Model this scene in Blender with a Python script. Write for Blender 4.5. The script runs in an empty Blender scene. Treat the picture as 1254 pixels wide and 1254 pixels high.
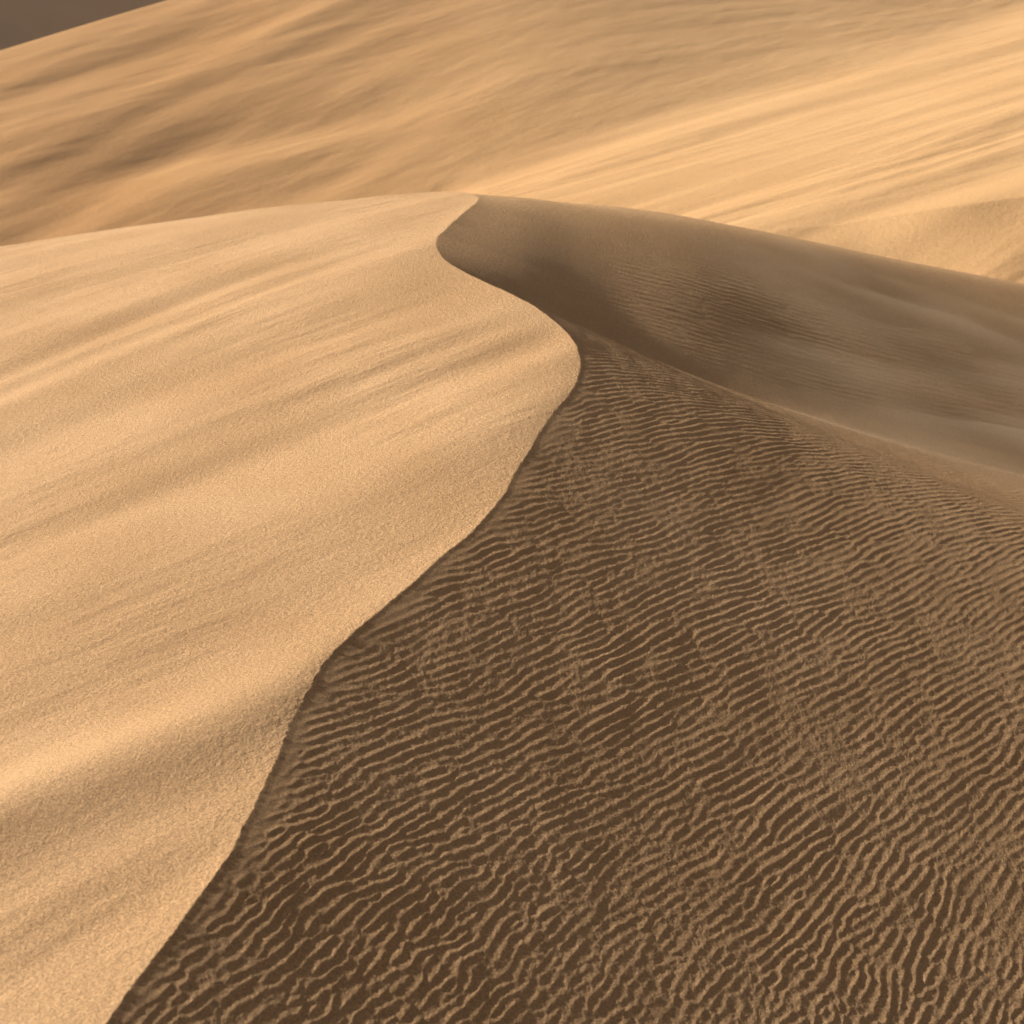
import bpy, math
import numpy as np

R = math.radians
scene = bpy.context.scene

# ------------------------------------------------------------------ camera
cam_d = bpy.data.cameras.new("camera")
cam = bpy.data.objects.new("camera", cam_d)
scene.collection.objects.link(cam)
cam.location = (0, 0, 7.0)
cam.rotation_euler = (R(66.0), 0, 0)
cam_d.sensor_width = 36
cam_d.lens = 18 / math.tan(R(20))
cam_d.clip_start = 0.1
cam_d.clip_end = 5000
cam_d.dof.use_dof = True
cam_d.dof.focus_distance = 16.0
cam_d.dof.aperture_fstop = 1.25
scene.camera = cam

# ------------------------------------------------------------------ sky and sun
SUN_EL = 21.5
SUN_AZ = 163.0          # direction towards the sun, counter-clockwise from +X
world = bpy.data.worlds.new("World")
scene.world = world
world.use_nodes = True
nt = world.node_tree
bg = nt.nodes["Background"]
sky = nt.nodes.new("ShaderNodeTexSky")
sky.sky_type = 'NISHITA'
sky.sun_disc = False
sky.sun_elevation = R(SUN_EL)
sky.sun_rotation = R(90.0 - SUN_AZ)
sky.air_density = 0.8
sky.dust_density = 10.0
sky.ozone_density = 0.0
nt.links.new(sky.outputs[0], bg.inputs[0])
bg.inputs[1].default_value = 0.016
sun_d = bpy.data.lights.new("sun", 'SUN')
sun_d.energy = 5.0
sun_d.angle = R(1.2)
sun_d.color = (1.0, 0.88, 0.73)
sun = bpy.data.objects.new("sun", sun_d)
scene.collection.objects.link(sun)
sun.rotation_euler = (R(90 - SUN_EL), 0, R(SUN_AZ + 90))
sun.location = (-40, 15, 40)

scene.view_settings.view_transform = 'Standard'
scene.view_settings.look = 'None'
scene.view_settings.gamma = 1.0
scene.view_settings.exposure = 1.14

# ------------------------------------------------------------------ noise helpers
def _hash(ix, iy, seed):
    h = (ix.astype(np.int64) * 374761393 + iy.astype(np.int64) * 668265263 + seed * 1442695041) & 0xffffffff
    h = ((h ^ (h >> 13)) * 1274126177) & 0xffffffff
    return (h ^ (h >> 16)) & 0xffffffff

def perlin(x, y, seed=0):
    ix = np.floor(x); iy = np.floor(y)
    fx = x - ix; fy = y - iy
    ux = fx * fx * fx * (fx * (fx * 6 - 15) + 10); uy = fy * fy * fy * (fy * (fy * 6 - 15) + 10)
    def g(dx, dy):
        a = _hash(ix + dx, iy + dy, seed) * (2 * math.pi / 4294967296.0)
        return np.cos(a) * (fx - dx) + np.sin(a) * (fy - dy)
    a = g(0, 0) * (1 - ux) + g(1, 0) * ux
    b = g(0, 1) * (1 - ux) + g(1, 1) * ux
    return 1.5 * (a * (1 - uy) + b * uy)

def fbm(x, y, octaves=4, seed=0, gain=0.5):
    r = 0; a = 1.0
    for i in range(octaves):
        r = r + a * perlin(x * 2 ** i + 17.3 * i, y * 2 ** i - 9.1 * i, seed + i)
        a *= gain
    return r

def sstep(e0, e1, x):
    t = np.clip((x - e0) / (e1 - e0), 0, 1)
    return t * t * (3 - 2 * t)

def along(x, y, deg):
    c, s = math.cos(R(deg)), math.sin(R(deg))
    return x * c + y * s, -x * s + y * c      # along the line, across it

# ------------------------------------------------------------------ foreground dune: shape
CREST = [(-5, -6.6), (0, -5.1), (4, -3.85), (7.45, -2.835), (8.15, -2.628), (8.81, -2.430), (9.40, -2.268), (9.84, -2.188),
         (10.76, -2.082), (11.50, -1.999), (12.26, -1.868), (12.73, -1.701), (13.40, -1.332), (14.23, -0.892),
         (14.98, -0.470), (15.70, -0.169), (16.81, 0.137), (17.41, 0.303), (18.44, 0.658), (19.21, 0.916),
         (19.86, 1.014), (20.49, 0.991), (21.34, 0.808), (22.28, 0.439), (23.02, 0.041), (23.91, -0.524),
         (24.85, -1.055), (25.70, -1.358), (26.40, -1.453), (27.50, -1.315), (28.89, -0.989), (29.97, -0.763),
         (30.4, -0.73), (30.9, -0.79), (31.6, -1.04), (32.6, -1.5), (34.0, -2.7), (36.0, -4.8), (38, -8), (48, -12), (60, -16)]
_cy = np.array([p[0] for p in CREST]); _cx = np.array([p[1] for p in CREST])

def pchip(xq, xp, fp):
    h = np.diff(xp); dl = np.diff(fp) / h
    m = np.zeros_like(fp); m[0] = dl[0]; m[-1] = dl[-1]
    for i in range(1, len(xp) - 1):
        m[i] = (dl[i - 1] * h[i] + dl[i] * h[i - 1]) / (h[i] + h[i - 1])
    i = np.clip(np.searchsorted(xp, xq) - 1, 0, len(xp) - 2)
    t = (np.clip(xq, xp[0], xp[-1]) - xp[i]) / h[i]
    t2 = t * t; t3 = t2 * t
    return (2*t3-3*t2+1)*fp[i] + (t3-2*t2+t)*h[i]*m[i] + (-2*t3+3*t2)*fp[i+1] + (t3-t2)*h[i]*m[i+1]

def crest_x(y):
    return pchip(y, _cy, _cx)

def top_line(y):
    return 0.9 * sstep(12, 28, y) - 0.02 * np.clip(y - 29, 0, 12) ** 2 - 0.48 * np.clip(y - 41, 0, None) * 0.6

def windward(x, y):
    q = -0.6 - x
    return top_line(y) - 0.137 * (np.sqrt(q * q + 9) + q - 3) / 2

def streaks(x, y):
    """long wind-drawn undulations of the windward side"""
    a, b = along(x, y, 41)
    bw = b + 0.5 * perlin(a * 0.10, b * 0.22, 5)
    z = 0.160 * perlin(a * 0.09 + 3, bw * 0.42, 11) * (1 - 0.45 * sstep(15, 23, y))
    z += 0.050 * perlin(a * 0.17, bw * 1.1, 12) * (0.8 + 0.8 * perlin(a * 0.1, b * 0.2, 15))
    z += 0.0080 * fbm(a * 0.5, bw * 3.6, 3, 13) * (0.6 + 1.2 * perlin(a * 0.3, b * 0.5, 16))
    bh = b + 0.35 * perlin(a * 0.25, b * 0.2, 21)
    f = 1 - 0.75 * sstep(4.5, 9.0, a)
    z += f * (0.19 * np.exp(-((bh - 10.25) / 0.55) ** 2) + 0.26 * np.exp(-((bh - 14.2) / 1.5) ** 2)
              + 0.060 * np.exp(-((bh - 9.0) / 0.35) ** 2) - 0.04 * np.exp(-((bh - 11.6) / 0.5) ** 2))
    return z

# ripple field: sum of oriented wave packets, its phase gives ripples that fork and end like real ones
def ripple_field():
    rng = np.random.RandomState(4)
    x0, x1, y0, y1, st = -6.0, 20.0, 3.0, 36.0, 0.022
    nx = int((x1 - x0) / st); ny = int((y1 - y0) / st)
    G = np.zeros((ny, nx), np.complex64)
    def theta(x, y):
        far = sstep(-0.8, 1.4, y - 24.0)
        near = 44 + 16 * sstep(14, 7.5, y) + 8 * sstep(0, 6, x) * sstep(13, 8, y)
        return near * (1 - far) + 4 * far, far
    n = 62000
    px = rng.uniform(x0, x1, n); py = y0 + (y1 - y0) * rng.uniform(0, 1, n) ** 1.25
    for i in range(n):
        th, far = theta(px[i], py[i])
        nearness = float(sstep(13, 8, py[i]))
        th += rng.normal(0, 4 + 8 * nearness - 2.5 * far)
        lam = (0.114 - 0.012 * nearness) * (1 - far) + 0.22 * far
        lam *= math.exp(rng.normal(0, 0.07 + 0.08 * nearness))
        sg = 0.22 - 0.08 * nearness
        kx, ky = -math.sin(R(th)) * 2 * math.pi / lam, math.cos(R(th)) * 2 * math.pi / lam
        r = int(2.4 * sg / st)
        ci = int((px[i] - x0) / st); cj = int((py[i] - y0) / st)
        a0, a1 = max(ci - r, 0), min(ci + r, nx); b0, b1 = max(cj - r, 0), min(cj + r, ny)
        if a1 <= a0 or b1 <= b0:
            continue
        X = (np.arange(a0, a1) * st + x0 - px[i])[None, :]; Y = (np.arange(b0, b1) * st + y0 - py[i])[:, None]
        # phase taken from one shared wave so that neighbouring packets largely agree
        ph = kx * px[i] + ky * py[i] if False else rng.uniform(0, 2 * math.pi)
        ex = np.exp(-(X * X) / (2 * sg * sg)) * np.exp(1j * kx * X)
        ey = np.exp(-(Y * Y) / (2 * sg * sg)) * np.exp(1j * (ky * Y + ph))
        G[b0:b1, a0:a1] += (ey * ex).astype(np.complex64)
    return G, x0, y0, st

_G, _gx0, _gy0, _gst = ripple_field()

def ripple_sample(x, y):
    gx = np.clip((x - _gx0) / _gst, 0, _G.shape[1] - 1.001); gy = np.clip((y - _gy0) / _gst, 0, _G.shape[0] - 1.001)
    i = gx.astype(int); j = gy.astype(int); fx = gx - i; fy = gy - j
    return (_G[j, i] * (1-fx)*(1-fy) + _G[j, i+1] * fx*(1-fy) + _G[j+1, i] * (1-fx)*fy + _G[j+1, i+1] * fx*fy)

def spur_y(x):
    return 24.0 + 0.10 * perlin(x * 0.5, x * 0 + 0.3, 44)

# the lee side lies almost along the low sunlight, so that only the ripple tops catch it
_ka = -math.tan(R(SUN_AZ))                       # dy lost per dx gained along the light
_yt = np.linspace(-5, 60, 2600)
_box = np.ones(9) / 9
_cxt = np.convolve(np.pad(crest_x(_yt), 4, mode='edge'), _box, mode='valid')
_qt = _yt + _ka * _cxt

_rp = np.array([(-20, 1.4), (-6, 1.05), (-1.20, 0.900), (0.23, 0.785), (1.33, 0.579), (2.46, 0.349), (3.82, 0.021),
                (5.24, -0.357), (7.35, -0.924), (9.60, -1.544), (13.31, -2.500), (20.01, -4.264), (40, -9.5), (90, -20)])
_rx = _rp[:, 0].copy(); _rz = _rp[:, 1].copy()

_sv = streaks(_cxt, _yt) * 0.15
def _stt(yq):
    return np.interp(yq, _yt, _sv)

def lee_surface(d, cx, Wc, x, y):
    d = np.maximum(d, 0)
    def near_z(px, py):
        yc = np.interp(py + _ka * px, _qt, _yt)
        xc = np.interp(yc, _yt, _cxt)
        D = (px - xc) / math.cos(R(180 - SUN_AZ))
        zc = windward(xc, yc) + _stt(yc)
        return zc - math.tan(R(SUN_EL)) * D + 0.039 * D  + (0.0065 + 0.008 * sstep(12, 21, py)) * np.clip(D - 3, 0, None) ** 1.6
    def near_full(px, py, dd):
        return near_z(px, py) - 0.0075 * np.clip(py - 17, 0, None) ** 1.7 * sstep(-3, 9, dd)
    near = near_full(x, y, d) + (Wc - near_full(cx, y, d * 0)) * np.exp(-d / 0.35) - 0.002 * sstep(0, 0.08, d)
    # beyond the spur: a broad face spanning from the spur to the dune's far shoulder
    ys = 24.0 + d * 0
    def face(px, dd):
        zs = near_full(px, ys, dd)
        zr = pchip(px, _rx, _rz)
        yr = 31 + 0.36 * (np.sqrt(px * px + 4) + px) / 2
        s = y - ys
        t = s / (yr - ys)
        z = zs + (zr + 0.13 - zs) * np.clip(t, -0.5, 3)
        e = y - yr
        z = z - 0.34 * (np.sqrt(e * e + 0.6) + e) / 2 - 0.01 * np.clip(e, 0, None) ** 2
        sc = np.clip(s, 0, None)
        z = z + 0.085 * np.exp(-((px - 3.4) / 2.4) ** 2) * sstep(0, 1.8, s) * (1 - sstep(3.5, 8, s))
        return z - 0.20 * sstep(0, 4, dd) * (sc / 2.2) * np.exp(1 - sc / 2.2)
    fz = face(x, d)
    fz = fz + (Wc - face(cx, d * 0)) * np.exp(-d / 1.3) - 0.28 * (1 - np.exp(-d / 1.5)) * np.exp(-d / 4.5)
    w = sstep(-0.25, 0.25, y - spur_y(x))
    return near * (1 - w) + fz * w

def foreground(x, y):
    cx = crest_x(y)
    cx = cx + 0.022 * perlin(y * 1.7, y * 0 + 0.5, 31) + 0.008 * fbm(y * 6, y * 0 + 0.5, 3, 32, 0.6)
    d = x - cx
    lee = d > 0
    W = windward(x, y)
    near_crest = np.exp(-np.clip(-d, 0, None) / 0.5)
    st = streaks(x, y)
    Wc = windward(cx, y) + streaks(cx, y) * 0.15
    zl = W + st * (1 - 0.85 * near_crest)
    zr = lee_surface(d, cx, Wc, x, y)
    # ripples
    G = ripple_sample(x, y)
    ph = np.angle(G) + 0.40 * fbm(x * 2.6, y * 2.6, 3, 71, 0.5); am = np.abs(G)
    am = am / (am + 0.35 * np.median(am))
    prof = 1 - np.sqrt(np.sin(ph / 2) ** 2 + 0.08)
    s = y - spur_y(x)
    nearness = sstep(14, 8, y)
    amp = 0.0047 + 0.0010 * nearness
    amp = amp * (1 - sstep(-1.6, 0.5, s)) + 0.010 * sstep(0.5, 2.5, s) * (1 - sstep(4.0, 7.5, s - 0.12 * x)) * sstep(1.5, 5, d)
    amp = amp * sstep(0.03, 0.25, d) * np.clip(1 + 0.45 * fbm(x * 2.2, y * 2.2, 2, 73), 0.3, 2) * (0.85 + 0.35 * fbm(x * 0.45, y * 0.45, 3, 50))
    rip = amp * (am * 1.25) * prof
    zr = zr + rip + (0.004 * fbm(x * 1.3, y * 1.3, 3, 60) + 0.0017 * sstep(28, 13, y) * fbm(x * 8, y * 8, 5, 64, 0.75)) * sstep(0, 0.5, d) * (1 - sstep(24, 27, y))
    zl = zl + 0.0016 * am * prof * sstep(-3.2, -0.5, d) * sstep(9, 12, y) * sstep(27, 23, y) * np.clip(0.7 + 1.2 * fbm(x * 0.8, y * 0.8, 2, 95), 0, 1.6)
    return np.where(lee, zr, zl + (0.0009 + 0.0018 * np.exp(np.minimum(d, 0) / 0.5)) * sstep(30, 12, y) * fbm(x * 10, y * 10, 4, 90, 0.75))

# ------------------------------------------------------------------ mesh builder
def height_mesh(name, X, Y, Z, mat):
    ny, nx = X.shape
    co = np.stack([X, Y, Z], -1).reshape(-1, 3).astype(np.float32)
    idx = np.arange(nx * ny, dtype=np.int32).reshape(ny, nx)
    q = np.stack([idx[:-1, :-1], idx[:-1, 1:], idx[1:, 1:], idx[1:, :-1]], -1).reshape(-1, 4)
    me = bpy.data.meshes.new(name)
    me.vertices.add(len(co)); me.vertices.foreach_set("co", co.ravel())
    me.loops.add(q.size); me.loops.foreach_set("vertex_index", q.ravel())
    me.polygons.add(len(q))
    me.polygons.foreach_set("loop_start", np.arange(0, q.size, 4, dtype=np.int32))
    me.update(calc_edges=True)
    me.polygons.foreach_set("use_smooth", np.ones(len(q), bool))
    me.materials.append(mat)
    o = bpy.data.objects.new(name, me)
    scene.collection.objects.link(o)
    return o

def tag(o, label, cat, kind='structure'):
    o["label"] = label; o["category"] = cat; o["kind"] = kind
    return o

# ------------------------------------------------------------------ sand
def sand(name, col_a, col_b, grain, bump, fine_scale=1.0, across=None):
    m = bpy.data.materials.new(name); m.use_nodes = True
    t = m.node_tree; N = t.nodes; L = t.links
    b = N["Principled BSDF"]
    b.inputs["Roughness"].default_value = 0.9
    b.inputs["Specular IOR Level"].default_value = 0.15
    tc = N.new("ShaderNodeTexCoord")
    n1 = N.new("ShaderNodeTexNoise"); n1.inputs["Scale"].default_value = 0.35 * fine_scale; n1.inputs["Detail"].default_value = 5
    L.new(tc.outputs["Object"], n1.inputs["Vector"])
    r1 = N.new("ShaderNodeMapRange"); r1.inputs[1].default_value = 0.3; r1.inputs[2].default_value = 0.7
    L.new(n1.outputs["Fac"], r1.inputs[0])
    mix = N.new("ShaderNodeMix"); mix.data_type = 'RGBA'
    mix.inputs["A"].default_value = (*col_a, 1); mix.inputs["B"].default_value = (*col_b, 1)
    if across:      # paler colour towards one side of the slope
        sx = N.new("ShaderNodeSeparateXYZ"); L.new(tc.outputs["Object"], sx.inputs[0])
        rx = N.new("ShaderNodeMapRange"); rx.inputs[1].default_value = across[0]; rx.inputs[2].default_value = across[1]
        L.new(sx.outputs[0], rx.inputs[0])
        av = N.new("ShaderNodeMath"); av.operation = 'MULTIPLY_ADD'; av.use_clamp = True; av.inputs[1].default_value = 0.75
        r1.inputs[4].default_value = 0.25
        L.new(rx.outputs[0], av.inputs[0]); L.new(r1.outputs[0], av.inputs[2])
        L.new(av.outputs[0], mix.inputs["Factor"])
    else:
        L.new(r1.outputs[0], mix.inputs["Factor"])
    n2 = N.new("ShaderNodeTexNoise"); n2.inputs["Scale"].default_value = 50 * fine_scale; n2.inputs["Detail"].default_value = 3; n2.inputs["Roughness"].default_value = 0.75
    L.new(tc.outputs["Object"], n2.inputs["Vector"])
    r2 = N.new("ShaderNodeMapRange"); r2.inputs[1].default_value = 0.36; r2.inputs[2].default_value = 0.64
    r2.inputs[3].default_value = 1 - grain; r2.inputs[4].default_value = 1 + grain
    L.new(n2.outputs["Fac"], r2.inputs[0])
    mul = N.new("ShaderNodeVectorMath"); mul.operation = 'SCALE'
    L.new(mix.outputs["Result"], mul.inputs[0]); L.new(r2.outputs[0], mul.inputs["Scale"])
    L.new(mul.outputs[0], b.inputs["Base Color"])
    n3 = N.new("ShaderNodeTexNoise"); n3.inputs["Scale"].default_value = 16 * fine_scale; n3.inputs["Detail"].default_value = 6; n3.inputs["Roughness"].default_value = 0.8
    L.new(tc.outputs["Object"], n3.inputs["Vector"])
    bp = N.new("ShaderNodeBump"); bp.inputs["Strength"].default_value = 1.0; bp.inputs["Distance"].default_value = bump
    L.new(n3.outputs["Fac"], bp.inputs["Height"]); L.new(bp.outputs[0], b.inputs["Normal"])
    return m

m_near = sand("dune_sand", (0.485, 0.31, 0.166), (0.575, 0.385, 0.222), 0.28, 0.035)
m_mid = sand("far_sand", (0.52, 0.335, 0.175), (0.58, 0.38, 0.205), 0.12, 0.03, 0.35)
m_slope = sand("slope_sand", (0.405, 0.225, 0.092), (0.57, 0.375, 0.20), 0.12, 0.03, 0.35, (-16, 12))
m_dark = sand("distant_shaded_sand", (0.25, 0.145, 0.08), (0.33, 0.195, 0.105), 0.08, 0.03, 0.2)  # same sand in a darker colour, deepening the shade on the far face
m_gnd = sand("ground_sand", (0.50, 0.33, 0.18), (0.56, 0.37, 0.21), 0.1, 0.03, 0.3)

# ------------------------------------------------------------------ ground sheet
gx = np.linspace(-3000, 3000, 40); gy = np.linspace(-3000, 3000, 40)
X, Y = np.meshgrid(gx, gy)
Z = np.full_like(X, -14.0)
tag(height_mesh("desert_ground", X, Y, Z, m_gnd), "flat sand plain lying below and beyond the dunes", "ground")

# ------------------------------------------------------------------ foreground dune mesh
def side(n_in, n_out, w_in, w_out):
    a = np.linspace(-w_in, w_in + 0.14, n_in)
    e = (np.linspace(0, 1, n_out + 1)[1:]) ** 1.6
    return np.concatenate([(-w_in - (w_out - w_in) * e)[::-1], a, w_in + 0.14 + (w_out - w_in) * e])
t = side(1740, 150, 0.42, 1.6)
yy = np.concatenate([np.linspace(-4, 6.4, 60)[:-1], 6.4 * (20 / 6.4) ** np.linspace(0, 1, 1150)[:-1], np.linspace(20, 34, 520)[:-1], np.linspace(34, 60, 130)])
# grid wide enough that its ends fall below the ground sheet
T, Y = np.meshgrid(t, yy)
X = T * (np.maximum(Y, 2) * 0.92 + 3.2)
Zf = foreground(X, Y)
ex = np.clip(np.abs(T) - 0.9, 0, None)
Zf = Zf - ex ** 2 * 22 - np.clip(3 - Y, 0, None) ** 2 * 0.25
tag(height_mesh("sand_dune", X, Y, Zf, m_near),
    "large foreground dune with sinuous sharp crest, bright smooth left face and dark rippled right face", "dune")

# ------------------------------------------------------------------ slopes behind
def bgstreak(x, y, deg, sc, seed):
    a, b = along(x, y, deg)
    b = b + 1.2 * perlin(a * 0.03, b * 0.06, seed + 3)
    z = 1.0 * perlin(a * 0.022 * sc, b * 0.13 * sc, seed)
    z += 0.36 * perlin(a * 0.05 * sc, b * 0.37 * sc, seed + 1)
    pt = np.clip(0.75 + 1.3 * perlin(a * 0.05, b * 0.16, seed + 7), 0.1, 2)
    z += 0.13 * pt * perlin(a * 0.11 * sc, b * 1.0 * sc, seed + 2)
    z += 0.035 * pt * fbm(a * 0.35 * sc, b * 2.2 * sc, 2, seed + 4)
    return z

def slope_left(x, y):
    u = (np.sqrt((x - 4) ** 2 + 90) + (x - 4)) / 2
    z = -5.2 + 1.35 * sstep(-2, 22, u) + 0.03 * (x - u) + (0.24 - 0.15 * sstep(-4, 28, u)) * (y - 62 - 0.96 * u) + 0.10 * u
    z = z + 0.16 * np.exp(-((x - 3) / 7.0) ** 2 - ((y - 77 - 0.3 * x) / 6.5) ** 2)
    z = z + sstep(2, -14, x) * 0.36 * (perlin(*[c * k for c, k in zip(along(x, y, 60), (0.035, 0.14))], 140) + 0.4 * perlin(*[c * k for c, k in zip(along(x, y, 55), (0.08, 0.4))], 141))
    z = z - 0.5 * np.exp(-((x + 12) / 8.0) ** 2 - ((y - 70 - 0.5 * (x + 12)) / 3.0) ** 2)
    z = z + 0.16 * bgstreak(x, y, 38, 0.8, 100) + 0.018 * fbm(*[c * k for c, k in zip(along(x, y, 45), (0.25, 0.8))], 3, 150)
    z = z + 0.45 * np.exp(-((x - 6) / 5.0) ** 2 - ((y - 62.5) / 2.6) ** 2)
    # its crest falls away to the left
    cap = 1.0 + 0.28 * (x + 20)+ 0.25 * perlin(x * 0.08, y * 0.05, 120)
    k = 0.5
    h = np.clip(0.5 + 0.5 * (cap - z) / k, 0, 1)
    back = cap - 1.2 * np.clip(z - cap, 0, None)
    return back * (1 - h) + z * h - k * h * (1 - h)

def slope_right(x, y):
    z = -3.7 + 0.145 * (x - 4) - 0.015 * (y - 60)
    # crest line from (4,60) to (30,85)
    a, b = along(x - 4, y - 60, 43.9)
    z = z - 0.04 * np.clip(b, 0, None) ** 1.6 + 0.36 * bgstreak(x, y, 34, 1.2, 200)
    s = y - 43.6 - 0.6 * perlin(x * 0.2, y * 0.1, 210)
    z = z - 0.32 * np.clip(-s, 0, None) * sstep(6, 11, x)
    return z

xs = np.concatenate([np.linspace(-75, -36, 130)[:-1], np.linspace(-36, 40, 1150), np.linspace(40, 75, 120)[1:]])
X, Y = np.meshgrid(xs, np.concatenate([np.linspace(34, 112, 1150), np.linspace(113, 150, 40)]))
Za = slope_left(X, Y) + 0.10 * np.clip(Y - 97, 0, None) * sstep(-2, 6, X)
Zb = slope_right(X, Y) - 0.10 * np.clip(-1 - X, 0, None) ** 2
k = 1.1
h = np.clip(0.5 + 0.5 * (Zb - Za) / k, 0, 1)
Zs = Za * (1 - h) + Zb * h + k * h * (1 - h) * 0.8
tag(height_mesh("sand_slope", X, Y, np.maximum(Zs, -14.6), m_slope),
    "broad golden dune slope behind, smooth at left and bright with wind streaks at right", "dune slope")
# distant shaded dune
X, Y = np.meshgrid(np.linspace(-140, 60, 300), np.linspace(100, 260, 240))
a, b = along(X + 51, Y - 140, 60)
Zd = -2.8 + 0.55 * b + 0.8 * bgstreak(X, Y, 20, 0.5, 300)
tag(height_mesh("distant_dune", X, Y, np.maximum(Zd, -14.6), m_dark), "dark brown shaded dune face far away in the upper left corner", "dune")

# ------------------------------------------------------------------ air: thin dust haze, and sand blowing low over the spur
def volume_mat(name, col, dens, aniso):
    m = bpy.data.materials.new(name); m.use_nodes = True
    t = m.node_tree; t.nodes.remove(t.nodes["Principled BSDF"])
    v = t.nodes.new("ShaderNodeVolumePrincipled")
    v.inputs["Color"].default_value = (*col, 1); v.inputs["Density"].default_value = dens
    v.inputs["Anisotropy"].default_value = aniso
    t.links.new(v.outputs[0], t.nodes["Material Output"].inputs["Volume"])
    return m

def box(name, lo, hi, mat):
    v = [(x, y, z) for x in (lo[0], hi[0]) for y in (lo[1], hi[1]) for z in (lo[2], hi[2])]
    f = [(0, 1, 3, 2), (4, 6, 7, 5), (0, 4, 5, 1), (2, 3, 7, 6), (0, 2, 6, 4), (1, 5, 7, 3)]
    me = bpy.data.meshes.new(name); me.from_pydata(v, [], f); me.materials.append(mat)
    o = bpy.data.objects.new(name, me); scene.collection.objects.link(o); return o

HAZE = True
if HAZE:
    tag(box("haze", (-3100, -3100, -16), (3100, 3100, 75), volume_mat("haze_air", (1.0, 0.86, 0.70), 0.0009, 0.2)),
        "thin dusty air softening the far dunes", "haze", 'stuff')

def shell(name, X, Y, thick, mat, under):
    Zt = foreground(X, Y)
    top = np.stack([X, Y, Zt - 0.05 + thick], -1).reshape(-1, 3)
    bot = np.stack([X, Y, Zt - under], -1).reshape(-1, 3)
    ny, nx = X.shape; n = nx * ny
    idx = np.arange(n).reshape(ny, nx)
    q = np.stack([idx[:-1, :-1], idx[:-1, 1:], idx[1:, 1:], idx[1:, :-1]], -1).reshape(-1, 4)
    rim = np.concatenate([idx[0, :], idx[1:, -1], idx[-1, -2::-1], idx[-2:0:-1, 0]])
    nxt = np.roll(rim, -1)
    w = np.stack([rim, rim + n, nxt + n, nxt], -1)
    me = bpy.data.meshes.new(name)
    me.from_pydata(np.concatenate([top, bot]).tolist(), [], np.concatenate([q, q[:, ::-1] + n, w]).tolist())
    me.materials.append(mat)
    o = bpy.data.objects.new(name, me); scene.collection.objects.link(o); return o

X, Y = np.meshgrid(np.linspace(2.0, 22, 160), np.linspace(20, 38, 130))
s_ = Y - spur_y(X)
th = 0.30 * (np.exp(-((s_ - 1.4) / 1.8) ** 2) + 0.8 * np.exp(-((s_ - 6.0) / 3.5) ** 2)) * sstep(2.2, 8, X) * sstep(22, 16, X) * (1 + 0.5 * fbm(X * 0.3, Y * 0.8, 2, 400))
tag(shell("blowing_sand", X, Y, th, volume_mat("sand_dust", (1.0, 0.84, 0.64), 0.36, 0.3), 0.3),
    "pale veil of blowing sand drifting low over the rounded spur on the right", "blowing sand", 'stuff')
